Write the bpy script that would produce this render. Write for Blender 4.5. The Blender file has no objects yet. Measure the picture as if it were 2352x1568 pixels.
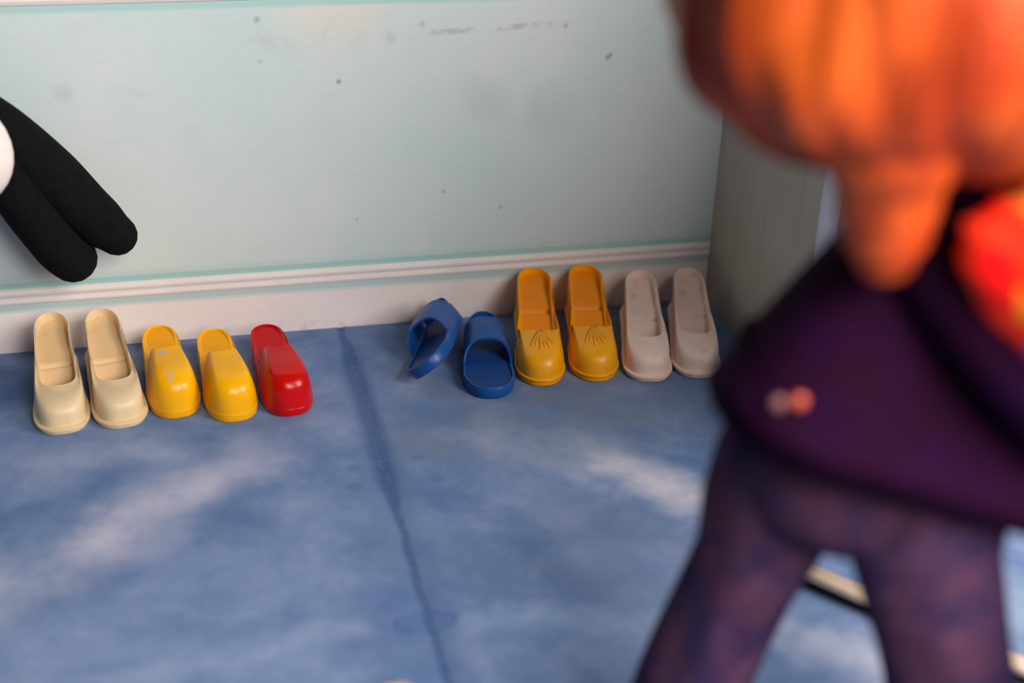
import bpy, bmesh, math, random
from mathutils import Vector, Matrix
from mathutils.bvhtree import BVHTree
random.seed(7)
SC = bpy.context.scene
COL = SC.collection

# ------------------------------------------------------------------ camera
CAM_LOC = Vector((-1.122, -2.616, 1.340))
YAW, PITCH, ROLL = math.radians(14.8), math.radians(27.5), math.radians(2.2)
fwd = Vector((math.sin(YAW)*math.cos(PITCH), math.cos(YAW)*math.cos(PITCH), -math.sin(PITCH)))
rgt = Vector((math.cos(YAW), -math.sin(YAW), 0))
upv = rgt.cross(fwd)
r2 = rgt*math.cos(ROLL) + upv*math.sin(ROLL)
u2 = -rgt*math.sin(ROLL) + upv*math.cos(ROLL)
cd = bpy.data.cameras.new('camera')
cam = bpy.data.objects.new('camera', cd)
COL.objects.link(cam)
m = Matrix.Identity(4)
for i in range(3):
    m[i][0], m[i][1], m[i][2], m[i][3] = r2[i], u2[i], -fwd[i], CAM_LOC[i]
cam.matrix_world = m
cd.sensor_width = 36; cd.lens = 50; cd.clip_start = 0.05
cd.dof.use_dof = True; cd.dof.focus_distance = 2.70; cd.dof.aperture_fstop = 1.15
SC.camera = cam

# ------------------------------------------------------------------ light
SC.view_settings.view_transform = 'Standard'
SC.view_settings.look = 'None'
SC.view_settings.gamma = 1
SC.view_settings.use_curve_mapping = False
SC.view_settings.exposure = 0.0
w = bpy.data.worlds.new('world'); SC.world = w
w.use_nodes = True
w.node_tree.nodes['Background'].inputs[0].default_value = (1.0, 0.94, 0.86, 1)
w.node_tree.nodes['Background'].inputs[1].default_value = 0.065

def area(name, loc, target, sx, sy, power, col):
    ld = bpy.data.lights.new(name, 'AREA')
    ld.shape = 'RECTANGLE'; ld.size = sx; ld.size_y = sy; ld.energy = power; ld.color = col
    o = bpy.data.objects.new(name, ld); COL.objects.link(o)
    o.location = loc
    o.rotation_euler = (Vector(target) - Vector(loc)).to_track_quat('-Z', 'Y').to_euler()
    return o
area('window_light', (0.60, -2.68, 1.86), (-0.7, 0.0, 0.2), 3.0, 1.3, 207, (1.0, 0.955, 0.895))

# ------------------------------------------------------------------ node helpers
def lin(r, g, b):
    f = lambda c: (c/255/12.92) if c/255 <= 0.04045 else ((c/255+0.055)/1.055)**2.4
    return (f(r), f(g), f(b), 1)

class NT:
    def __init__(s, name, rough=0.5, spec=0.5):
        s.mat = bpy.data.materials.new(name); s.mat.use_nodes = True
        s.t = s.mat.node_tree; s.b = s.t.nodes['Principled BSDF']
        s.b.inputs['Roughness'].default_value = rough
        s.b.inputs['Specular IOR Level'].default_value = spec
        s.tc = s.t.nodes.new('ShaderNodeTexCoord')
        s.P = s.tc.outputs['Object']
    def link(s, a, b): s.t.links.new(a, b)
    def put(s, sock, v):
        if hasattr(v, 'is_linked'): s.link(v, sock)
        else: sock.default_value = v
    def math(s, op, a, b=0.0, c=None, clamp=False):
        n = s.t.nodes.new('ShaderNodeMath'); n.operation = op; n.use_clamp = clamp
        s.put(n.inputs[0], a); s.put(n.inputs[1], b)
        if c is not None: s.put(n.inputs[2], c)
        return n.outputs[0]
    def xyz(s, v=None):
        n = s.t.nodes.new('ShaderNodeSeparateXYZ'); s.link(v or s.P, n.inputs[0]); return n.outputs
    def mix(s, f, a, b):
        n = s.t.nodes.new('ShaderNodeMix'); n.data_type = 'RGBA'
        s.put(n.inputs[0], f); s.put(n.inputs[6], a); s.put(n.inputs[7], b)
        return n.outputs[2]
    def noise(s, scale, detail=4, rough=0.55, vec=None, stretch=None, dist=0.0):
        v = vec or s.P
        if stretch:
            mp = s.t.nodes.new('ShaderNodeMapping'); s.link(v, mp.inputs[0]); mp.inputs['Scale'].default_value = stretch; v = mp.outputs[0]
        n = s.t.nodes.new('ShaderNodeTexNoise'); s.link(v, n.inputs['Vector'])
        n.inputs['Scale'].default_value = scale; n.inputs['Detail'].default_value = detail
        n.inputs['Roughness'].default_value = rough; n.inputs['Distortion'].default_value = dist
        return n.outputs['Fac']
    def rng(s, v, a, b, c=0.0, d=1.0, smooth=True):
        n = s.t.nodes.new('ShaderNodeMapRange')
        if smooth: n.interpolation_type = 'SMOOTHSTEP'
        s.put(n.inputs[0], v)
        for i, q in enumerate((a, b, c, d)): n.inputs[i+1].default_value = q
        return n.outputs[0]
    def bump(s, h, strength=0.3, dist=0.005):
        n = s.t.nodes.new('ShaderNodeBump'); n.inputs['Strength'].default_value = strength
        n.inputs['Distance'].default_value = dist; s.link(h, n.inputs['Height']); s.link(n.outputs[0], s.b.inputs['Normal'])
    def color(s, v): s.put(s.b.inputs['Base Color'], v)
    def band(s, v, a, b, soft):
        return s.math('MULTIPLY', s.rng(v, a-soft, a+soft), s.rng(v, b-soft, b+soft, 1, 0))
    def seg(s, p, q, w0, w1):
        """1 along the segment p-q in plan, falling to 0 between the distances w0 and w1"""
        x, y, z = s.xyz(getattr(s, 'W', None))
        d = Vector(q) - Vector(p); L = d.length; d /= L
        rx = s.math('SUBTRACT', x, p[0]); ry = s.math('SUBTRACT', y, p[1])
        t = s.math('ADD', s.math('MULTIPLY', rx, d.x), s.math('MULTIPLY', ry, d.y))
        tc = s.math('MINIMUM', s.math('MAXIMUM', t, 0.0), L)
        ex = s.math('SUBTRACT', rx, s.math('MULTIPLY', tc, d.x)); ey = s.math('SUBTRACT', ry, s.math('MULTIPLY', tc, d.y))
        dd = s.math('SQRT', s.math('ADD', s.math('MULTIPLY', ex, ex), s.math('MULTIPLY', ey, ey)))
        return s.rng(dd, w0, w1, 1, 0), dd, t
    def dot(s, c, r0, r1, vec=None):
        n = s.t.nodes.new('ShaderNodeVectorMath'); n.operation = 'DISTANCE'
        s.link(vec or s.P, n.inputs[0]); n.inputs[1].default_value = c
        return s.rng(n.outputs['Value'], r0, r1, 1, 0)

def plain(name, rgb, rough=0.5, spec=0.5, vary=0.12, scale=14, dirt=None, bump=0.0, bscale=60):
    t = NT(name, rough, spec)
    c = lin(*rgb); d = tuple(x*(1-vary) for x in c[:3]) + (1,); l = tuple(min(1, x*(1+vary)) for x in c[:3]) + (1,)
    v = t.mix(t.rng(t.noise(scale), 0.3, 0.7), d, l)
    if dirt:
        v = t.mix(t.math('MULTIPLY', t.rng(t.noise(dirt[1], 5, 0.65), 0.55, 0.75), dirt[2]), v, lin(*dirt[0]))
    t.color(v)
    if bump: t.bump(t.noise(bscale, 3), bump, 0.003)
    return t.mat

# ------------------------------------------------------------------ mesh helpers
def mesh_obj(name, verts, faces, mat, parent=None, smooth=True, sharp=None):
    me = bpy.data.meshes.new(name)
    me.from_pydata([tuple(v) for v in verts], [], faces)
    bm = bmesh.new(); bm.from_mesh(me); bmesh.ops.remove_doubles(bm, verts=bm.verts, dist=2e-6); bmesh.ops.recalc_face_normals(bm, faces=bm.faces); bm.to_mesh(me); bm.free()
    if smooth:
        me.polygons.foreach_set('use_smooth', [True]*len(me.polygons))
        if sharp: me.set_sharp_from_angle(angle=math.radians(sharp))
    me.materials.append(mat)
    o = bpy.data.objects.new(name, me); COL.objects.link(o)
    if parent: o.parent = parent
    return o

def loft(rings, cap0=False, cap1=False, closed=True):
    n = len(rings[0]); V = [p for r in rings for p in r]; Fc = []
    for i in range(len(rings)-1):
        for j in range(n if closed else n-1):
            k = (j+1) % n
            Fc.append((i*n+j, i*n+k, (i+1)*n+k, (i+1)*n+j))
    if cap0: Fc.append(tuple(range(n-1, -1, -1)))
    if cap1: Fc.append(tuple((len(rings)-1)*n+j for j in range(n)))
    return V, Fc

def box_vf(x0, x1, y0, y1, z0, z1, b=0.0):
    bm = bmesh.new(); bmesh.ops.create_cube(bm, size=1)
    for v in bm.verts:
        v.co = Vector((x0+(v.co.x+.5)*(x1-x0), y0+(v.co.y+.5)*(y1-y0), z0+(v.co.z+.5)*(z1-z0)))
    if b: bmesh.ops.bevel(bm, geom=bm.edges[:], offset=b, segments=2, affect='EDGES')
    V = [v.co.copy() for v in bm.verts]; bm.verts.index_update(); Fc = [tuple(v.index for v in f.verts) for f in bm.faces]; bm.free()
    return V, Fc

def tag(o, label, cat, group=None):
    o['label'] = label; o['category'] = cat
    if group: o['group'] = group
    return o
def thing(name, label, cat, loc=(0, 0, 0), rz=0.0, group=None):
    o = bpy.data.objects.new(name, None); COL.objects.link(o); o.empty_display_size = 0.05
    o.location = loc; o.rotation_euler = (0, 0, rz)
    return tag(o, label, cat, group)
def struct(o): o['kind'] = 'structure'; return o

def interp(pts, u):
    if u <= pts[0][0]: return pts[0][1]
    for (a, va), (b, vb) in zip(pts, pts[1:]):
        if u <= b:
            t = (u-a)/(b-a); t = t*t*(3-2*t)
            return va+(vb-va)*t
    return pts[-1][1]
def lerpv(pts, u):
    if u <= pts[0][0]: return pts[0][1]
    for (a, va), (b, vb) in zip(pts, pts[1:]):
        if u <= b: return va+(vb-va)*(u-a)/(b-a)
    return pts[-1][1]

def tube(path, radii, n=20, squash=(1, 1), round_ends=(True, True), jit=0.0):
    """rounded limb along a smoothed path"""
    P = [Vector(p) for p in path]; pts = []; rad = []
    K = 6
    for i in range(len(P)-1):
        p0, p1, p2, p3 = P[max(i-1, 0)], P[i], P[i+1], P[min(i+2, len(P)-1)]
        for k in range(K):
            t = k/K
            pts.append(0.5*((2*p1)+(p2-p0)*t+(2*p0-5*p1+4*p2-p3)*t*t+(-p0+3*p1-3*p2+p3)*t**3))
            rad.append(radii[i]+(radii[i+1]-radii[i])*t*t*(3-2*t))
    pts.append(P[-1]); rad.append(radii[-1])
    rings = []
    ref = Vector((0, 1, 0))
    def ring(c, tan, r):
        a = ref.cross(tan)
        if a.length < 1e-4: a = Vector((1, 0, 0))
        a.normalize(); b = tan.cross(a).normalized()
        return [c + a*(r*squash[0]*math.cos(2*math.pi*j/n)) + b*(r*squash[1]*math.sin(2*math.pi*j/n)) for j in range(n)]
    T = [(pts[min(i+1, len(pts)-1)]-pts[max(i-1, 0)]).normalized() for i in range(len(pts))]
    if round_ends[0]:
        for a in (80, 60, 40, 20):
            q = math.radians(a); rings.append(ring(pts[0]-T[0]*rad[0]*math.sin(q), T[0], rad[0]*math.cos(q)))
    for p, t, r in zip(pts, T, rad): rings.append(ring(p, t, r))
    if round_ends[1]:
        for a in (20, 40, 60, 80):
            q = math.radians(a); rings.append(ring(pts[-1]+T[-1]*rad[-1]*math.sin(q), T[-1], rad[-1]*math.cos(q)))
    return loft(rings, True, True)

# ------------------------------------------------------------------ the setting
def wall_material():
    t = NT('painted_wall', 0.62, 0.3)
    x, y, z = t.xyz()
    base = t.mix(t.rng(t.noise(2.2, 3), 0.35, 0.68), lin(197, 212, 212), lin(209, 216, 215))
    base = t.mix(t.math('MULTIPLY', t.rng(t.noise(9, 5, .6, stretch=(1, 1, 1.6)), 0.55, 0.8), 0.35), base, lin(184, 195, 196))
    base = t.mix(t.math('MULTIPLY', t.rng(t.noise(160, 2, .5, stretch=(0.12, 1, 1)), 0.5, 0.75), 0.15), base, lin(178, 196, 200))
    base = t.mix(t.math('MULTIPLY', t.dot((-0.80, 0, 0.70), 0.02, 0.16), 0.65), base, lin(226, 210, 196))
    # scuffs and specks
    for c, r, k in [((-.790, 0, .520), .0055, .55), ((-.258, 0, .548), .006, .55), ((-.252, 0, .553), .005, .5), ((-.585, 0, .285), .0045, .4), ((-.466, 0, .244), .005, .4),
                    ((-.938, 0, .643), .007, .4), ((-.347, 0, .614), .006, .35), ((-.935, 0, .565), .006, .2), ((-.76, 0, .236), .004, .3), ((-1.292, 0, .518), .020, .14),
                    ((-.63, 0, .625), .007, .25), ((-.69, 0, .60), .012, .15), ((-.50, 0, .47), .05, .10), ((-.37, 0, .44), .06, .08)]:
        base = t.mix(t.math('MULTIPLY', t.dot(c, r*.2, r*1.4), k), base, lin(100, 94, 92))
    st = t.math('MULTIPLY', t.math('MULTIPLY', t.band(x, -.96, -.70, .05), t.band(z, .585, .635, .02)), t.rng(t.noise(22, 5, .65), .45, .7))
    base = t.mix(t.math('MULTIPLY', st, .22), base, lin(160, 158, 160))
    dx = t.rng(t.math('ABSOLUTE', t.math('SUBTRACT', z, t.math('ADD', t.math('MULTIPLY', x, 0.04), 0.6325))), 0.002, 0.009, 1, 0)
    sc = t.math('MULTIPLY', dx, t.math('MULTIPLY', t.band(x, -.62, -.38, .03), t.rng(t.noise(40, 3), .42, .6)))
    base = t.mix(t.math('MULTIPLY', sc, .42), base, lin(130, 134, 140))
    base = t.mix(t.band(z, .1345, .148, .003), base, lin(160, 198, 194))       # printed teal line above the skirting
    base = t.mix(t.math('MULTIPLY', t.band(z, .148, .158, .004), .35), base, lin(170, 205, 205))
    base = t.mix(t.band(z, .666, .680, .004), base, lin(170, 204, 201))
    t.color(base); t.bump(t.noise(120, 3), 0.05, 0.002)
    return t.mat
M_WALL = wall_material()

def skirting_material():
    t = NT('skirting_paint', 0.5, 0.35)
    x, y, z = t.xyz()
    c = t.mix(t.rng(t.noise(6, 4), .3, .7), lin(236, 222, 220), lin(244, 232, 229))
    c = t.mix(t.band(z, .116, .121, .0025), c, lin(201, 203, 203))
    c = t.mix(t.band(z, .087, .1045, .0045), c, lin(186, 204, 205))
    c = t.mix(t.math('MULTIPLY', t.math('MULTIPLY', t.rng(z, 0, .03, 1, 0), t.rng(t.noise(22, 5, .7), .5, .72)), .45), c, lin(120, 112, 110))
    c = t.mix(t.math('MULTIPLY', t.rng(t.noise(75, 4, .7), .68, .76), .3), c, lin(130, 128, 128))
    t.color(c); return t.mat
M_SKIRT = skirting_material()

def side_wall_material():
    t = NT('side_board', 0.6, 0.3)
    c = t.mix(t.rng(t.noise(3, 4), .3, .7), lin(176, 170, 160), lin(194, 190, 180))
    c = t.mix(t.math('MULTIPLY', t.rng(t.noise(26, 4, .6, stretch=(1, 1, .12)), .5, .75), .3), c, lin(150, 142, 130))
    c = t.mix(t.math('MULTIPLY', t.rng(t.noise(38, 3, .7, stretch=(1, 1, .3)), .70, .76), .3), c, lin(205, 178, 150))
    t.color(c); return t.mat
M_SIDE = side_wall_material()

V, Fc = box_vf(-2.6, 0.03, 0, 0.03, -0.02, 1.5)
struct(mesh_obj('wall_back', V, Fc, M_WALL, smooth=False))
V, Fc = box_vf(0.0, 0.03, -0.90, -0.0005, -0.02, 1.5)  # runs on unseen past the edge strip, lengthened to shade the back wall
struct(mesh_obj('wall_right', V, Fc, M_SIDE, smooth=False))
# skirting with two thin beads along its top
prof = [(0, 0), (-.0035, 0), (-.0035, .086), (-.0035, .088), (-.0020, .0885), (-.0020, .1035), (-.0048, .1045), (-.0056, .109), (-.0048, .115), (-.0026, .1165),
        (-.0026, .1205), (-.0048, .122), (-.0056, .127), (-.0046, .133), (0, .1345)]
V, Fc = loft([[(-2.6, y, z) for y, z in prof], [(-0.0005, y, z) for y, z in prof]], True, True, closed=False)
struct(mesh_obj('baseboard_back', V, Fc, M_SKIRT, smooth=False))
prof = [(0, .680), (-.004, .681), (-.006, .688), (-.004, .695), (-.0035, .75), (0, .752)]
V, Fc = loft([[(-2.6, y, z) for y, z in prof], [(-0.0005, y, z) for y, z in prof]], True, True, closed=False)
struct(mesh_obj('trim_1', V, Fc, plain('rail_paint', (226, 214, 211), .5, .3, .04), smooth=False))
V, Fc = box_vf(-0.030, -0.0003, -0.548, -0.530, -0.004, 1.5, .0015)
struct(mesh_obj('trim_2', V, Fc, plain('edge_strip_paint', (214, 222, 236), .4, .4, .03), smooth=False))

def floor_material():
    t = NT('dyed_blue_cloth', 0.85, 0.15)
    n1 = t.noise(2.6, 5, .6, dist=.4); n2 = t.noise(9, 6, .65, dist=.3); n3 = t.noise(30, 4, .7)
    c = t.mix(t.rng(n1, .36, .64), lin(85, 115, 161), lin(114, 136, 177))
    c = t.mix(t.math('MULTIPLY', t.rng(n2, .45, .72), .45), c, lin(150, 160, 196))
    c = t.mix(t.math('MULTIPLY', t.rng(n2, .50, .28), .5), c, lin(66, 98, 150))
    c = t.mix(t.math('MULTIPLY', t.rng(n3, .48, .7), .25), c, lin(80, 108, 156))
    ns = t.noise(7, 5, .6, stretch=(1, 1, 1)); nsv = t.rng(ns, .22, .68)
    nn_ = t.t.nodes.new('ShaderNodeTexNoise'); t.link(t.P, nn_.inputs['Vector']); nn_.inputs['Scale'].default_value = 5.0; nn_.inputs['Detail'].default_value = 5
    va = t.t.nodes.new('ShaderNodeVectorMath'); va.operation = 'SUBTRACT'; t.link(nn_.outputs['Color'], va.inputs[0]); va.inputs[1].default_value = (.5, .5, .5)
    vb = t.t.nodes.new('ShaderNodeVectorMath'); vb.operation = 'MULTIPLY_ADD'; t.link(va.outputs[0], vb.inputs[0]); vb.inputs[1].default_value = (.17, .17, 0); t.link(t.P, vb.inputs[2])
    t.W = vb.outputs[0]
    # bleached streaks of the dye
    for p, q, a, b, k, colr in [((-1.50, -.86), (-1.03, -.48), .0, .115, .55, (190, 186, 210)), ((-1.29, -.67), (-1.12, -.54), .0, .08, .45, (206, 200, 218)),
                           ((-1.36, -.43), (-1.18, -.40), .0, .10, .38, (176, 180, 208)), ((-1.0, -.44), (-.88, -.38), .0, .10, .25, (160, 164, 196)),
                           ((-.56, -.47), (-.27, -.75), .0, .085, .42, (196, 192, 204)), ((-.40, -.63), (-.26, -.76), .0, .085, .45, (222, 212, 216)),
                           ((-.30, -1.10), (-.12, -1.24), .0, .11, .60, (194, 194, 216)), ((-1.5, -1.0), (-.92, -.97), .0, .04, .28, (168, 178, 206)),
                           ((-.72, -.99), (-.45, -1.05), .0, .06, .35, (150, 176, 212)), ((.0, -1.0), (.1, -1.2), .0, .12, .4, (180, 192, 210)),
                           ((-.62, -.12), (-.70, -.3), .0, .07, .35, (166, 168, 190))]:
        mk, dd, tt = t.seg(p, q, a, b)
        c = t.mix(t.math('MULTIPLY', t.math('MULTIPLY', mk, nsv), k*1.25, clamp=True), c, lin(*colr))
    # darker patches
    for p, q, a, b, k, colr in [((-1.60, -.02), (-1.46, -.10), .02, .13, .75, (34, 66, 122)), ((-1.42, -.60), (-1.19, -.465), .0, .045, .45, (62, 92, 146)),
                           ((-.90, -.90), (-.76, -.91), .0, .07, .40, (74, 108, 164)), ((-1.40, -1.02), (-1.15, -1.06), .0, .1, .35, (66, 98, 150)),
                           ((-.50, -.70), (-.35, -.83), .0, .07, .35, (84, 100, 130)), ((-.60, -.92), (-.42, -.97), .0, .06, .35, (72, 100, 150)),
                           ((-.62, -.45), (-.30, -.42), .05, .22, .45, (122, 122, 130)), ((-.55, -.82), (-.40, -.90), .03, .2, .30, (92, 104, 130))]:  # both greyish ones paint shade and warm bounce into the cloth
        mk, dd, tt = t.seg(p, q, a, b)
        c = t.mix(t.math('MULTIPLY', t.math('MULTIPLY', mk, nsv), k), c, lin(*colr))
    # the dark dye line down the crease, wider in the middle, broken by specks
    nw = t.noise(14, 3, .6)
    x, y, z = t.xyz()
    off = t.math('ABSOLUTE', t.math('SUBTRACT', t.math('ADD', x, t.math('MULTIPLY', t.math('SUBTRACT', nw, .5), .018)), -0.797))
    wd = t.math('ADD', .006, t.math('MULTIPLY', t.band(y, -.62, -.12, .12), .012))
    cr = t.math('SUBTRACT', 1.0, t.math('DIVIDE', off, t.math('MULTIPLY', wd, 1.9)), clamp=True)
    c = t.mix(t.math('MULTIPLY', t.rng(cr, 0, .8), .72), c, lin(40, 72, 126))
    halo = t.rng(off, .01, .06, 1, 0)
    c = t.mix(t.math('MULTIPLY', t.math('MULTIPLY', halo, t.rng(n2, .35, .6)), .35), c, lin(72, 100, 148))
    # small water stain with a dark outline astride the line
    sx = t.math('SUBTRACT', x, -.804); sy = t.math('SUBTRACT', y, -.974)
    dist = t.math('SQRT', t.math('ADD', t.math('POWER', t.math('DIVIDE', sx, .052), 2.0), t.math('POWER', t.math('DIVIDE', sy, .024), 2.0)))
    dist = t.math('ADD', dist, t.math('MULTIPLY', t.math('SUBTRACT', nw, .5), .9))
    c = t.mix(t.math('MULTIPLY', t.rng(dist, 1.05, .85), .30), c, lin(64, 98, 158))
    c = t.mix(t.math('MULTIPLY', t.band(dist, .85, 1.02, .07), .45), c, lin(56, 86, 142))
    for p in [(-.85, -.54), (-.733, -.526), (-.715, -.60), (-.855, -.60)]:
        c = t.mix(t.math('MULTIPLY', t.dot((p[0], p[1], 0), .004, .02), .38), c, lin(58, 86, 140))
    # weave
    wv = t.noise(420, 2, .6)
    c = t.mix(t.math('MULTIPLY', t.rng(wv, .4, .65), .13), c, lin(180, 186, 205))
    t.color(c); t.bump(t.math('ADD', t.math('MULTIPLY', wv, .4), n3), .12, .003)
    return t.mat
M_FLOOR = floor_material()
X0, X1, Y0, Y1, NX, NY = -2.6, 1.0, -2.4, 0.0, 150, 90
V = []; Fc = []
for j in range(NY+1):
    for i in range(NX+1):
        x = X0+(X1-X0)*i/NX; y = Y0+(Y1-Y0)*j/NY
        x += 0 if abs(x+0.797) > .1 else (x+.797)*-.35
        d = abs(x+.797)
        V.append((x, y, -0.004*math.exp(-(d/.012)**2) + .0))
for j in range(NY):
    for i in range(NX):
        a = j*(NX+1)+i; Fc.append((a, a+1, a+NX+2, a+NX+1))
struct(mesh_obj('floor', V, Fc, M_FLOOR))

# ------------------------------------------------------------------ shoes
K = 100
def us(): return [(1-math.cos(math.pi*k/K))/2 for k in range(K+1)]
class Last:
    """plan shape of a shoe: toe towards -y"""
    def __init__(s, L, width, heel=(.30, 2.2), toe=(.30, 2.5), bend=0.0):
        s.L, s.width, s.heel, s.toe, s.bend = L, width, heel, toe, bend
    def hw(s, u): return interp(s.width, u)
    def rnd(s, u, a=0.0, b=1.0, heel=None, toe=None):
        h, ph = heel or s.heel; tt, pt = toe or s.toe
        f = 1.0; q = (u-a)/(b-a)
        if q < h: f *= max(0, 1-((h-q)/h)**ph)**(1/ph)
        if q > 1-tt: f *= max(0, 1-((q-1+tt)/tt)**pt)**(1/pt)
        return f
    def y(s, u): return s.L*(.5-u)
    def u(s, y): return .5-y/s.L
    def cx(s, u): return s.bend*math.sin(math.pi*min(1, max(0, u)))
    def outline(s, off=0.0, a=0.0, b=1.0, margin=None, heel=None, toe=None):
        R_ = []; Lf = []
        for q in us():
            u = a+(b-a)*q
            w = s.hw(u) - (margin(u) if margin else 0)
            w = w*s.rnd(u, a, b, heel, toe)
            y = s.y(u)
            R_.append((s.cx(u)+w, y)); Lf.append((s.cx(u)-w, y))
        pts = R_ + Lf[-2:0:-1]
        if off:
            n = len(pts); out = []
            for i in range(n):
                ax, ay = pts[i-1]; bx, by = pts[(i+1) % n]
                tx, ty = bx-ax, by-ay; l = math.hypot(tx, ty) or 1
                out.append((pts[i][0]+ty/l*off, pts[i][1]-tx/l*off))
            # the loop runs clockwise seen from above: off > 0 moves inwards
            pts = out
        return pts

def sole_part(last, zs, flare, mat, root, lip=.006):
    rings = []
    O0 = last.outline()
    def rg(off, zf):
        P = last.outline(off) if off else O0
        return [(p[0], p[1], zf(last.u(p[1]))) for p in P]
    rings.append(rg(.006, lambda u: 0)); rings.append(rg(.001, lambda u: .0015))
    rings.append(rg(0, lambda u: .004)); rings.append(rg(0, lambda u: max(.005, zs(u)-lip-.001)))
    rings.append(rg(-flare, lambda u: zs(u)-lip)); rings.append(rg(-flare-.0006, lambda u: zs(u)-lip*.5)); rings.append(rg(-flare, lambda u: zs(u)-.0008))
    rings.append(rg(.0, zs)); rings.append(rg(.008, zs))
    V, Fc = loft(rings, True, True)
    return mesh_obj('sole', V, Fc, mat, root, sharp=50)

def closed_shoe(root, last, zs, oa, ob, margin, collar, insole, mats, otoe=(.35, 2.2), oheel=None, ex=.75, exf=None, ez=None, flare=.003, lip=.006, th=.004, cav=.03, inset=.002, steps=10):
    sole_part(last, zs, flare, mats['sole'], root, lip)
    outer = last.outline(inset)
    opn = last.outline(0, oa, ob, margin, heel=oheel, toe=otoe)
    n = len(outer); ez = ez or ex
    rings = []
    for j in range(steps+1):
        s = j/steps*math.pi/2
        r = []
        for (x0, y0), (x1, y1) in zip(outer, opn):
            fw = min(1, max(0, (last.u(y0)-.80)/.18)); fw = fw*fw*(3-2*fw)
            e1 = ex+((exf or ex)-ex)*fw; e2 = ez+((exf or ez)-ez)*fw
            a = 1-max(0, math.cos(s))**e1; b = math.sin(s)**e2
            z0 = zs(last.u(y0))-.001; z1 = collar(last.u(y1))
            r.append((x0+(x1-x0)*a, y0+(y1-y0)*a, z0+(z1-z0)*b))
        rings.append(r)
    cy = sum(p[1] for p in opn)/n
    def inner(off, zf, push=0.0):
        P = last.outline(0, oa+.004, ob-.006, lambda u: margin(u)+off, heel=oheel, toe=otoe)
        r = []
        for x, y in P:
            u = last.u(y); f = max(0, (u-ob+.18)/.18) if push else 0
            r.append((x, y-push*f, zf(u)))
        return r
    rings.append(inner(th*.5, lambda u: collar(u)+.0012)); rings.append(inner(th, lambda u: collar(u)-.0005))
    rings.append(inner(th+.0005, lambda u: insole(u)+.65*(collar(u)-insole(u)), cav*.5))
    rings.append(inner(th+.001, lambda u: insole(u)-.001, cav))
    V, Fc = loft(rings)
    up = mesh_obj('upper', V, Fc, mats['upper'], root, sharp=60)
    base = inner(th-.002, insole, cav+.004)
    rr = []
    for f in (1, .8, .6, .4, .2, 0):
        rr.append([(last.cx(last.u(y))+(x-last.cx(last.u(y)))*f, y, insole(last.u(y))) for x, y, z in base])
    V, Fc = loft(rr)
    mesh_obj('insole', V, Fc, mats['insole'], root, sharp=35)
    return up

def shoe_mats(name, rgb, rough, dirt=None, inner=None, spec=.5, vary=.06):
    a = plain(name, rgb, rough, spec, vary, 12, dirt)
    b = plain(name+'_inner', inner or rgb, min(1, rough+.12), spec*.7, vary, 12, dirt)
    return {'sole': a, 'upper': a, 'insole': b}

G_CREAM = 'cream moulded doll clogs'
def clog(loc, rz, label, mats, group, scale=1.0, L=.292, tall=0.0):
    t = thing('doll_clog', label, 'doll shoe', loc, rz, group)
    t.scale = (scale,)*3
    last = Last(L, [(0, .037), (.25, .0365), (.5, .040), (.78, .0455), (1, .0445)], heel=(.22, 2.1), toe=(.20, 2.7))
    zs = lambda u: interp([(0, .030), (.3, .026), (.62, .016), (1, .015)], u)
    collar = lambda u: interp([(0, .104+tall), (.16, .096+tall), (.45, .070), (.70, .058), (.80, .060)], u)
    def ins(u):
        return lerpv([(0, .090+tall), (.06, .085+tall), (.42, .0560), (.43, .0480), (.445, .0470), (.46, .0535), (.475, .0530), (.60, .030), (.8, .022), (1, .020)], u)
    margin = lambda u: interp([(0, .004), (.45, .0045), (.75, .008)], u)
    closed_shoe(t, last, zs, .012, .745, margin, collar, ins, mats, otoe=(.22, 2.4), ex=.62, exf=.5, flare=.0035, cav=.02, inset=.003)
    return t
cream = shoe_mats('cream_vinyl', (226, 199, 158), .42, ((168, 138, 102), 16, .35), (226, 188, 140))
clog((-1.347, -.192, 0), math.radians(5), 'cream moulded clog at the left end of the row, next to the plush toy', cream, G_CREAM)
clog((-1.250, -.190, 0), math.radians(7.5), 'cream moulded clog touching the chipped yellow mule', cream, G_CREAM, 1.0)

G_WHITE = 'white moulded doll clogs'
white = shoe_mats('white_vinyl', (240, 212, 198), .5, ((160, 122, 100), 18, .40), (226, 200, 188))
clog((-.208, -.196, 0), math.radians(-13), 'dirty white clog standing beside the orange tasselled loafer', white, G_WHITE, 1.0, .30)
clog((-.105, -.200, 0), math.radians(-14), 'dirty white clog nearest the corner and the grey side wall', white, G_WHITE, 1.0, .30)

def mule(loc, rz, label, mats, group=None):
    t = thing('doll_mule', label, 'doll shoe', loc, rz, group)
    last = Last(.272, [(0, .036), (.3, .036), (.5, .041), (.72, .0475), (1, .046)], heel=(.26, 2.1), toe=(.24, 2.5))
    zs = lambda u: interp([(0, .052), (.40, .034), (.62, .018), (1, .017)], u)
    insole = lambda u: lerpv([(0, .0565), (.30, .040), (.46, .030), (.6, .024), (1, .020)], u)
    collar = lambda u: interp([(0, .0585), (.30, .0425), (.42, .040), (.545, .085), (.60, .088)], u)
    margin = lambda u: interp([(0, .003), (.40, .004), (.53, .014), (.7, .016)], u)
    closed_shoe(t, last, zs, .012, .565, margin, collar, insole, mats, otoe=(.15, 2.6), ex=.92, exf=.52, ez=.86, flare=.0, lip=.003, cav=.05, inset=.0003, th=.006)
    return t
CHIPS = [((-.011, -.032, 0), .009), ((-.004, -.104, 0), .0055), ((-.008, -.117, 0), .004)]      # plan position, radius
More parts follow.
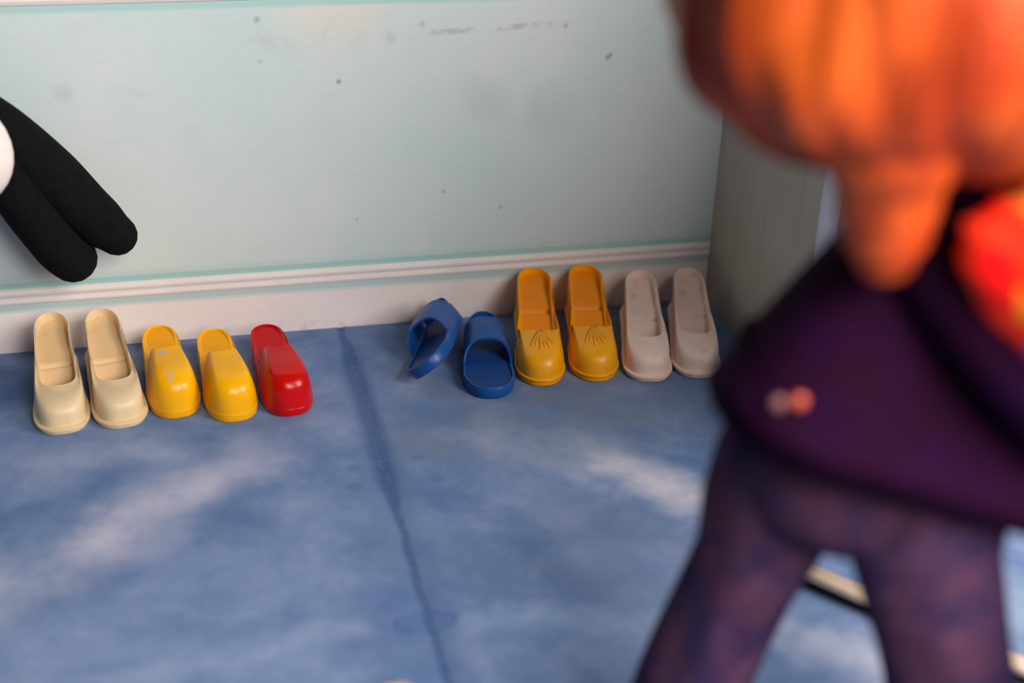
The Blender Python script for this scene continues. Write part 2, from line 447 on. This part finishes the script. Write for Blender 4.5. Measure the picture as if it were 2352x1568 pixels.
def chipped_yellow():
    t = NT('chipped_yellow_gloss', .26, .35)
    c = t.mix(t.rng(t.noise(12), .3, .7), lin(243, 171, 0), lin(249, 179, 0))
    nz = t.noise(90, 3)
    for p, r in CHIPS:
        fl = t.t.nodes.new('ShaderNodeVectorMath'); fl.operation = 'MULTIPLY'; t.link(t.P, fl.inputs[0]); fl.inputs[1].default_value = (1, 1, 0)
        n = t.t.nodes.new('ShaderNodeVectorMath'); n.operation = 'DISTANCE'; t.link(fl.outputs[0], n.inputs[0]); n.inputs[1].default_value = p
        d = t.math('ADD', n.outputs['Value'], t.math('MULTIPLY', t.math('SUBTRACT', nz, .5), r*1.6))
        c = t.mix(t.rng(d, r*.75, r*.9, 1, 0), c, lin(186, 176, 178))
    t.color(c); return t.mat
yel = shoe_mats('yellow_gloss', (247, 175, 0), .26, ((200, 120, 30), 20, .25), (240, 162, 0), spec=.35, vary=.03)
yel_chip = dict(yel); yel_chip['upper'] = chipped_yellow()
red = shoe_mats('red_gloss', (196, 6, 8), .24, None, (190, 10, 14), spec=.35, vary=.03)
G_MULE = 'glossy closed-toe doll mules'
mule((-1.149, -.182, 0), math.radians(6), 'glossy yellow mule with grey paint chips on its toe', yel_chip, G_MULE)
mule((-1.047, -.214, 0), math.radians(6), 'glossy yellow mule beside the red one, without paint chips', yel, G_MULE)
mule((-.945, -.212, 0), math.radians(6), 'glossy red mule standing alone at the end of the left row', red, G_MULE)

G_LOAF = 'orange tasselled doll loafers'
org = shoe_mats('orange_vinyl', (246, 166, 0), .38, ((200, 100, 0), 18, .3), (236, 138, 0), vary=.05)
M_TASSEL = plain('tassel_vinyl', (244, 162, 0), .4, .5, .08, 30)
def loafer(loc, rz, label):
    t = thing('doll_loafer', label, 'doll shoe', loc, rz, G_LOAF)
    last = Last(.312, [(0, .040), (.25, .038), (.50, .0385), (.64, .0455), (.84, .0485), (1, .047)], heel=(.22, 2.1), toe=(.24, 2.3))
    zs = lambda u: interp([(0, .034), (.35, .028), (.62, .017), (1, .016)], u)
    def ins(u):
        return lerpv([(0, .098), (.05, .095), (.355, .0665), (.365, .0585), (.38, .0575), (.395, .063), (.41, .0625), (.58, .036), (.7, .028), (1, .022)], u)
    collar = lambda u: interp([(0, .110), (.15, .105), (.38, .076), (.55, .052), (.635, .066), (.68, .068)], u)
    margin = lambda u: interp([(0, .004), (.50, .004), (.62, .006), (.7, .008)], u)
    up = closed_shoe(t, last, zs, .012, .665, margin, collar, ins, org, otoe=(.08, 4.0), ex=.80, exf=.62, ez=.72, flare=.0015, lip=.005, cav=.03, inset=.001)
    me = up.data; bvh = BVHTree.FromPolygons([v.co for v in me.vertices], [tuple(p.vertices) for p in me.polygons])
    yf = last.y(.672)
    # fan of tassel strips lying on the vamp
    for i in range(6):
        a = (i-2.5)/2.5
        V = []; 
        nseg = 7
        prof = []
        for k in range(nseg+1):
            f = k/nseg
            cx = a*(.0030+.0190*f)+.002; cy = yf-.001-(.070-.014*abs(a)-.008*(i % 2))*f
            hw_ = .0014+.0034*math.sin(math.pi*(f*.8+.12))
            hh = .0045*(1-.45*f)+.0002
            hit = bvh.ray_cast(Vector((cx, cy, .3)), Vector((0, 0, -1)))
            z = hit[0].z if hit[0] else .05
            prof.append([(cx-hw_, cy, z-.002), (cx-hw_*.6, cy, z+hh*.75), (cx, cy, z+hh), (cx+hw_*.6, cy, z+hh*.75), (cx+hw_, cy, z-.002)])
        V, Fc = loft(prof, True, True)
        mesh_obj('tassel_strand', V, Fc, M_TASSEL, t)
    return t
loafer((-.424, -.168, 0), math.radians(-10.5), 'orange loafer with tassel relief, beside the upright blue sandal')
loafer((-.315, -.170, 0), math.radians(-10.5), 'orange loafer with tassel relief, beside the dirty white clog')

G_SAND = 'blue doll slide sandals'
M_BLUE = plain('blue_vinyl', (12, 74, 148), .38, .45, .10, 12, ((120, 130, 160), 20, .12))
M_BLUEIN = plain('blue_vinyl_footbed', (14, 62, 128), .5, .4, .12, 12, ((60, 60, 80), 14, .3))
def sandal(label):
    t = thing('doll_sandal', label, 'doll shoe', group=G_SAND)
    last = Last(.262, [(0, .040), (.3, .0405), (.6, .0475), (.8, .0505), (1, .049)], heel=(.26, 2.2), toe=(.30, 2.4))
    zs = lambda u: interp([(0, .040), (.4, .031), (.75, .024), (1, .024)], u)
    def rg(off, zf):
        return [(p[0], p[1], zf(last.u(p[1]))) for p in last.outline(off)]
    rings = [rg(.006, lambda u: 0), rg(.001, lambda u: .0015), rg(0, lambda u: .004), rg(0, lambda u: zs(u)-.002), rg(.0012, lambda u: zs(u)),
             rg(.0045, lambda u: zs(u)), rg(.0058, lambda u: zs(u)-.002), rg(.0065, lambda u: zs(u)-.006)]
    V, Fc = loft(rings, True, False); mesh_obj('sole', V, Fc, M_BLUE, t, sharp=50)
    base = rg(.006, lambda u: zs(u)-.0055)
    V, Fc = loft([[(x*f, y, z) for x, y, z in base] for f in (1, .7, .4, 0)]); mesh_obj('footbed', V, Fc, M_BLUEIN, t)
    # wide band over the instep
    NA, NV = 28, 10
    outer = []; inn = []
    for v in range(NV+1):
        f = v/NV; ro = []; ri = []
        for k in range(NA+1):
            ph = math.pi*k/NA
            sn = math.sin(ph)
            u = .20+(.545+.10*(1-sn) - .20)*f - .02*(1-sn)*(1-f)
            wv = last.hw(u)*1.01; z0 = zs(u)-.016
            H_ = interp([(0, .052), (.5, .058), (1, .058)], f)
            px = wv*(abs(math.cos(ph))**.72)*(1 if math.cos(ph) >= 0 else -1); pz = z0+(H_)*sn**.72
            ro.append((px, last.y(u), pz))
            ri.append((px*.93, last.y(u), z0+(H_-.0045)*sn**.72))
        outer.append(ro); inn.append(ri)
    rings = [o + i[::-1] for o, i in zip(outer, inn)]
    V, Fc = loft(rings, True, True)
    # caps are thin curved strips: replace the two ngons by quads
    Fc = Fc[:-2]; n2 = 2*(NA+1)
    for base_i in (0, NV*n2):
        for k in range(NA): Fc.append((base_i+k, base_i+k+1, base_i+n2-2-k, base_i+n2-1-k))
    mesh_obj('instep_band', V, Fc, M_BLUE, t, sharp=50)
    # small heel cup ridge behind the band
    ring = []
    P = last.outline(.003)
    V = []; 
    half = [p for p in P if last.u(p[1]) < .16]
    half.sort(key=lambda p: math.atan2(p[0], p[1]-last.y(.3)))
    rr = []
    for (x, y) in half:
        u = last.u(y); h = .018*max(0, 1-u/.16)**.5+.001; z = zs(u)
        rr.append([(x, y, z-.003), (x, y, z+h), (x*.93, y-.003, z+h), (x*.93, y-.003, z-.003)])
    V, Fc = loft(rr, True, True); mesh_obj('heel_rim', V, Fc, M_BLUE, t, sharp=50)
    return t
s2 = sandal('blue slide sandal standing upright beside the orange loafer')
s2.location = (-.540, -.222, 0); s2.rotation_euler = (0, 0, math.radians(-9))
s1 = sandal('blue slide sandal tipped over on its side against the other')
def settle(o, gap=0.0):
    bpy.context.view_layer.update()
    mz = min((o.matrix_basis @ (c.matrix_basis @ v.co)).z for c in o.children for v in c.data.vertices)
    o.location.z += gap-mz
s1.rotation_euler = (Matrix.Rotation(math.radians(-22), 4, 'Z') @ Matrix.Rotation(math.radians(-4), 4, 'X') @ Matrix.Rotation(math.radians(-42), 4, 'Y')).to_euler()
s1.location = (-.622, -.180, .05); settle(s1)

# ------------------------------------------------------------------ plush toy hanging at the left
M_PLUSH = plain('black_plush', (17, 17, 18), .95, .1, .15, 60, None, .4, 300)
M_PLW = plain('white_plush', (236, 222, 216), .9, .1, .04, 60, None, .3, 300)
t = thing('plush_toy', 'black plush toy with dangling legs and a white patch at the left edge', 'plush toy', (-1.52, -.09, .55))
def rel(p, o): return tuple(a-b for a, b in zip(p, o))
PO = (-1.52, -.09, .55)
def sphere_vf(c, r, nu=24, nv=14, fn=None, pw=1.0):
    rings = []
    for i in range(nv+1):
        a = math.pi*(i+.001)/(nv+.002); row = []
        for j in range(nu):
            b = 2*math.pi*j/nu
            d = Vector((math.sin(a)*math.cos(b), math.sin(a)*math.sin(b), math.cos(a)))
            k = fn(d) if fn else 1
            if pw != 1: d = Vector([math.copysign(abs(q)**pw, q) for q in d])
            row.append((c[0]+r[0]*d.x*k, c[1]+r[1]*d.y*k, c[2]+r[2]*d.z*k))
        rings.append(row)
    return loft(rings, True, True)
V, Fc = sphere_vf((0, .0, .03), (.13, .088, .15)); mesh_obj('body', V, Fc, M_PLUSH, t)
V, Fc = sphere_vf((-.03, -.02, .25), (.12, .10, .11)); mesh_obj('head', V, Fc, M_PLUSH, t)
V, Fc = tube([rel(p, PO) for p in [(-1.46, -.08, .525), (-1.395, -.08, .475), (-1.325, -.085, .395), (-1.258, -.09, .312), (-1.220, -.09, .272)]], [.052, .050, .053, .048, .038]); mesh_obj('leg', V, Fc, M_PLUSH, t)
V, Fc = tube([rel(p, PO) for p in [(-1.46, -.085, .48), (-1.408, -.10, .425), (-1.366, -.105, .345), (-1.325, -.105, .268), (-1.302, -.105, .238)]], [.052, .048, .049, .047, .045]); mesh_obj('leg', V, Fc, M_PLUSH, t)
V, Fc = sphere_vf(rel((-1.440, -.20, .482), PO), (.070, .05, .088)); mesh_obj('belly_patch', V, Fc, M_PLW, t)

# ------------------------------------------------------------------ grooved strip on the floor behind the doll
M_STRIP = plain('pale_wood', (232, 206, 184), .55, .3, .06, 30)
M_DARK = plain('dark_base', (26, 24, 26), .7, .2, .1, 30)
d = Vector((.195, -.25, 0)).normalized(); ang = math.atan2(d.y, d.x)
t = thing('grooved_strip', 'pale grooved wooden strip lying on the blue cloth behind the doll', 'wooden strip', (-.03, -1.223, 0), ang)
prof = [(-.010, .014), (-.012, .019), (-.011, .0235), (-.006, .026), (-.003, .0235), (.0, .0225), (.003, .0235), (.006, .026), (.011, .0235), (.012, .019), (.010, .014)]
V, Fc = loft([[(x, y*1.45, z*1.15) for y, z in prof] for x in (-.36, -.12, .12, .36)], True, True); mesh_obj('strip', V, Fc, M_STRIP, t)
V, Fc = box_vf(-.355, .355, -.008, .008, 0, .015, .001); mesh_obj('base', V, Fc, M_DARK, t, smooth=False)

# ------------------------------------------------------------------ small peach shoe just reaching the bottom edge
peach = shoe_mats('peach_vinyl', (236, 190, 168), .45, None, (222, 170, 150))
clog((-.880, -1.248, 0), math.radians(180), 'peach doll clog just showing at the bottom edge of the picture', peach, None, .8)

# ------------------------------------------------------------------ the doll in front
DA = math.radians(-13.8)
doll = thing('doll', 'doll with orange hair, dark purple coat and trousers, seen out of focus from behind', 'doll', (-.43, -1.46, 0), DA)
M_SKIN = plain('doll_skin', (236, 186, 162), .5, .4, .04)
# body: one continuous skinned figure
sk = [  # position, radius, parent
    ((.01, .0, .54), .060, None), ((.02, .0, .64), .060, 0), ((.02, .0, .74), .075, 1), ((.01, .0, .83), .040, 2), ((.0, .01, .93), .075, 3), ((.0, .015, 1.03), .110, 4), ((.0, .015, 1.14), .085, 5),
    ((-.078, .036, .44), .050, 0), ((-.116, .048, .29), .046, 7), ((-.133, .05, .15), .040, 8), ((-.150, .05, .05), .032, 9), ((-.155, .13, .03), .026, 10),
    ((.078, -.038, .44), .052, 0), ((.124, -.050, .29), .048, 12), ((.140, -.05, .15), .040, 13), ((.150, -.05, .05), .032, 14), ((.155, .03, .03), .026, 15),
    ((.09, -.03, .775), .036, 2), ((.15, -.09, .69), .030, 17), ((.25, -.10, .63), .024, 18), ((.29, -.09, .625), .020, 19),
    ((-.02, .02, .76), .028, 2), ((-.05, .03, .69), .024, 21), ((-.065, .045, .62), .020, 22), ((-.068, .05, .59), .016, 23),
    ((.0, .115, 1.02), .018, 5)]
me = bpy.data.meshes.new('body'); me.from_pydata([s_[0] for s_ in sk], [(i, s_[2]) for i, s_ in enumerate(sk) if s_[2] is not None], [])
me.materials.append(M_SKIN)
body = bpy.data.objects.new('body', me); COL.objects.link(body); body.parent = doll
md = body.modifiers.new('skin', 'SKIN'); md.use_smooth_shade = True
for i, s_ in enumerate(sk):
    v = me.skin_vertices[0].data[i]; v.radius = (s_[1], s_[1]); v.use_root = (i == 0)
sd = body.modifiers.new('sub', 'SUBSURF'); sd.levels = 2; sd.render_levels = 2
for sx in (-1, 1):
    V, Fc = sphere_vf((sx*.042, .108, 1.045), (.017, .012, .02), 14, 8); mesh_obj('eye', V, Fc, plain('eye_dark', (30, 24, 22), .2), doll)
V, Fc = sphere_vf((0, .095, .965), (.028, .012, .008), 14, 8); mesh_obj('mouth', V, Fc, plain('mouth_red', (170, 50, 50), .4), doll)

# trousers: mottled plum velvet
def velvet(name, a, b, c):
    t = NT(name, .9, .05)
    v = t.mix(t.rng(t.noise(9, 4, .6), .38, .62), lin(*a), lin(*b))
    v = t.mix(t.math('MULTIPLY', t.rng(t.noise(16, 3), .5, .72), .6), v, lin(*c))
    t.color(v); return t.mat
M_TROU = velvet('plum_velvet', (48, 38, 70), (80, 50, 70), (98, 64, 88))
def leg(path, wid, dep, folds=7, ph=0.0):
    rings = []; n = 40
    for i, ((x, y, z), w_, d_) in enumerate(zip(path, wid, dep)):
        row = []
        for j in range(n):
            a = 2*math.pi*j/n
            k = 1+.045*math.sin(folds*a+ph+z*9)*(.3+.7*(i/len(path)))
            row.append((x+w_*k*math.cos(a), y+d_*k*math.sin(a), z))
        rings.append(row)
    # turn the hem inside
    x, y, z = path[-1]
    rings.append([(x+(p[0]-x)*.93, y+(p[1]-y)*.93, z+.002) for p in rings[-1]])
    rings.append([(x+(p[0]-x)*.93, y+(p[1]-y)*.93, z+.05) for p in rings[-1]])
    return loft(rings)
V, Fc = leg([(-.060, .01, .60), (-.070, .02, .54), (-.076, .03, .48), (-.083, .042, .40), (-.106, .048, .32), (-.124, .05, .25), (-.138, .05, .19), (-.152, .05, .10)],
            [.075, .078, .080, .071, .067, .068, .069, .071], [.075, .075, .072, .066, .062, .062, .062, .064]); mesh_obj('trouser_leg', V, Fc, M_TROU, doll)
V, Fc = leg([(.075, -.005, .60), (.072, -.02, .53), (.070, -.035, .47), (.096, -.045, .385), (.118, -.05, .32), (.134, -.05, .27), (.150, -.05, .19), (.158, -.05, .10)],
            [.088, .088, .086, .079, .074, .073, .074, .075], [.085, .085, .08, .075, .07, .07, .07, .07], 6, 1.3); mesh_obj('trouser_leg', V, Fc, M_TROU, doll)

V, Fc = sphere_vf((.005, -.005, .53), (.135, .09, .098), 32, 18); mesh_obj('trouser_seat', V, Fc, M_TROU, doll)

# coat: flared, its hem hanging lower on the right
M_COAT = velvet('dark_purple_wool', (36, 9, 32), (40, 10, 40), (38, 10, 52))
NSEC = 8
rings = []; n = 64
for i in range(NSEC):
    f = i/(NSEC-1)
    lx, lz = -.040-.130*f**.95, .812-.190*f
    rx, rz_ = .070+.195*f**.8, .800-.290*f
    cx_, cz_ = (lx+rx)/2, (lz+rz_)/2
    hw_ = (rx-lx)/2; tl = (rz_-lz)/(rx-lx); d_ = .045+.085*f**.7
    row = []
    for j in range(n):
        a = 2*math.pi*j/n
        k = 1+.025*math.sin(5*a+.6)*f
        ca, sa = math.cos(a), math.sin(a)
        ca = math.copysign(abs(ca)**.75, ca); sa = math.copysign(abs(sa)**.75, sa)
        row.append((cx_+hw_*ca, -.012*f+d_*k*sa, cz_+hw_*ca*tl))
    rings.append(row)
secs = [(cx_, -.012, cz_)]
x, y, z = secs[-1][:3]
rings.append([(x+(p[0]-x)*.96, y+(p[1]-y)*.96, p[2]+.002) for p in rings[-1]])
rings.append([(x+(p[0]-x)*.90, y+(p[1]-y)*.90, p[2]+.06) for p in rings[-1]])
V, Fc = loft(rings, True); coat = mesh_obj('coat', V, Fc, M_COAT, doll)
V, Fc = tube([(.03, -.075, .80), (.085, -.115, .745), (.145, -.135, .69), (.215, -.135, .655), (.265, -.12, .635)], [.048, .052, .050, .046, .042]); mesh_obj('sleeve', V, Fc, M_COAT, doll)
V, Fc = tube([(-.015, .03, .77), (-.045, .04, .70), (-.065, .055, .63), (-.07, .06, .58)], [.036, .038, .036, .034]); mesh_obj('sleeve', V, Fc, M_COAT, doll)
V, Fc = sphere_vf((.115, -.01, .855), (.135, .085, .085), 32, 18, None, .9); mesh_obj('collar', V, Fc, M_COAT, doll)
M_BTN2 = plain('dull_button', (136, 84, 84), .4, .5, .08)
M_BTN = plain('copper_button', (190, 74, 50), .25, .7, .08)
cme = coat.data; cb = BVHTree.FromPolygons([v.co for v in cme.vertices], [tuple(p.vertices) for p in cme.polygons])
for i, (bx, bz) in enumerate(((-.098, .668), (-.115, .660))):
    h = cb.ray_cast(Vector((bx, -1, bz)), Vector((0, 1, 0)))[0]
    V, Fc = sphere_vf((bx, h.y-.002, bz), (.0085, .006, .0085), 16, 8); mesh_obj('button', V, Fc, (M_BTN, M_BTN2)[i], doll)

def flowered_material():
    t = NT('red_flowered_cotton', .7, .2)
    n = t.t.nodes.new('ShaderNodeTexVoronoi'); t.link(t.P, n.inputs['Vector']); n.inputs['Scale'].default_value = 34
    v = t.xyz(n.outputs['Color'])
    c = t.mix(t.rng(v[0], .35, .55), lin(250, 14, 14), lin(246, 48, 20))
    c = t.mix(t.rng(v[1], .76, .84), c, lin(255, 140, 24))
    c = t.mix(t.rng(v[2], .95, .97), c, lin(255, 196, 190))
    c = t.mix(t.rng(v[2], .05, .02), c, lin(110, 70, 150))
    t.color(c); return t.mat
# hair: a big mane with combed locks and a tail down the back
def hair_material():
    t = NT('orange_doll_hair', .5, .3)
    c = t.mix(t.rng(t.noise(5, 3), .35, .65), lin(182, 58, 16), lin(214, 92, 28))
    c = t.mix(t.math('MULTIPLY', t.rng(t.noise(13, 4, .6, stretch=(1, 1, .35), dist=.6), .42, .64), .7), c, lin(128, 36, 16))
    t.color(c); t.bump(t.noise(60, 3, .6, stretch=(1, 1, .12)), .5, .01)
    return t.mat
M_HAIR = hair_material()
def hk(d):
    az = math.atan2(d.y, d.x)
    return 1+.022*math.sin(7*az+4*d.z)+.020*math.sin(15*az-6*d.z+1)+.014*math.sin(29*az+5*d.z)+.010*math.sin(53*az)
V, Fc = sphere_vf((.02, -.03, 1.055), (.262, .185, .165), 96, 40, hk, .8); mesh_obj('hair', V, Fc, M_HAIR, doll)
V, Fc = tube([(-.055, -.09, .985), (-.052, -.110, .935), (-.048, -.112, .885), (-.044, -.110, .850), (-.040, -.105, .828)], [.085, .066, .047, .040, .030], 28); mesh_obj('hair_tail', V, Fc, M_HAIR, doll)

# ------------------------------------------------------------------ second doll: sleeve in view, unseen body added and widened to block light
d2 = thing('doll', 'doll in a red flowered dress at the right edge, its puffed sleeve in view, body unseen', 'doll', (-.43+.38*math.cos(DA)+.16*math.sin(DA), -1.46+.38*math.sin(DA)-.16*math.cos(DA), 0), DA)
M_FLOWER = flowered_material()
sk2 = [((.02, 0, .46), .080, None), ((.02, 0, .62), .065, 0), ((.02, 0, .76), .070, 1), ((.02, 0, .84), .038, 2), ((.02, .01, .93), .070, 3), ((.02, .015, 1.03), .100, 4), ((.02, .015, 1.13), .080, 5),
       ((-.04, 0, .40), .052, 0), ((-.045, 0, .22), .042, 7), ((-.05, 0, .05), .030, 8), ((-.05, .08, .028), .026, 9),
       ((.08, 0, .40), .052, 0), ((.085, 0, .22), .042, 11), ((.09, 0, .05), .030, 12), ((.09, .08, .028), .026, 13),
       ((-.06, .0, .775), .034, 2), ((-.16, .01, .78), .028, 15), ((-.25, .02, .83), .022, 16), ((-.29, .03, .86), .020, 17),
       ((.10, .0, .775), .034, 2), ((.15, .02, .68), .028, 19), ((.16, .05, .58), .022, 20), ((.16, .06, .55), .020, 21), ((.02, .11, 1.02), .018, 5)]
me = bpy.data.meshes.new('body'); me.from_pydata([s_[0] for s_ in sk2], [(i, s_[2]) for i, s_ in enumerate(sk2) if s_[2] is not None], [])
me.materials.append(M_SKIN)
body = bpy.data.objects.new('body', me); COL.objects.link(body); body.parent = d2
md = body.modifiers.new('skin', 'SKIN'); md.use_smooth_shade = True
for i, s_ in enumerate(sk2):
    v = me.skin_vertices[0].data[i]; v.radius = (s_[1], s_[1]); v.use_root = (i == 0)
sd = body.modifiers.new('sub', 'SUBSURF'); sd.levels = 2; sd.render_levels = 2
rings = []
for z, w_, dp in ((.835, .05, .045), (.80, .095, .065), (.74, .12, .085), (.66, .12, .10), (.62, .125, .105), (.52, .15, .13), (.40, .165, .145), (.22, .18, .155)):
    rings.append([(.02+w_*(1+.03*math.sin(9*a_))*math.cos(a_), dp*(1+.03*math.sin(9*a_))*math.sin(a_), z) for a_ in [2*math.pi*j/48 for j in range(48)]])
rings.append([(.02+(p[0]-.02)*.96, p[1]*.96, .223) for p in rings[-1]])
V, Fc = loft(rings, True); mesh_obj('dress', V, Fc, M_FLOWER, d2)
V, Fc = sphere_vf((0, 0, 0), (.172, .058, .085), 40, 24, lambda d: 1+.05*math.sin(9*d.x+5*d.z)+.03*math.sin(17*d.z-6*d.x))
sl = mesh_obj('sleeve', V, Fc, M_FLOWER, d2); sl.location = (-.218, .013, .786); sl.rotation_euler = (0, math.radians(38), 0)
V, Fc = tube([(.09, 0, .79), (.14, .015, .71), (.155, .035, .64)], [.045, .048, .038]); mesh_obj('sleeve', V, Fc, M_FLOWER, d2)
V, Fc = sphere_vf((.03, -.02, 1.05), (.19, .18, .18), 64, 30, hk); mesh_obj('hair', V, Fc, plain('brown_doll_hair', (86, 54, 34), .55, .3, .25, 20), d2)
for sx in (-1, 1):
    V, Fc = sphere_vf((.02+sx*.04, .106, 1.045), (.016, .012, .019), 14, 8); mesh_obj('eye', V, Fc, M_PLUSH, d2)
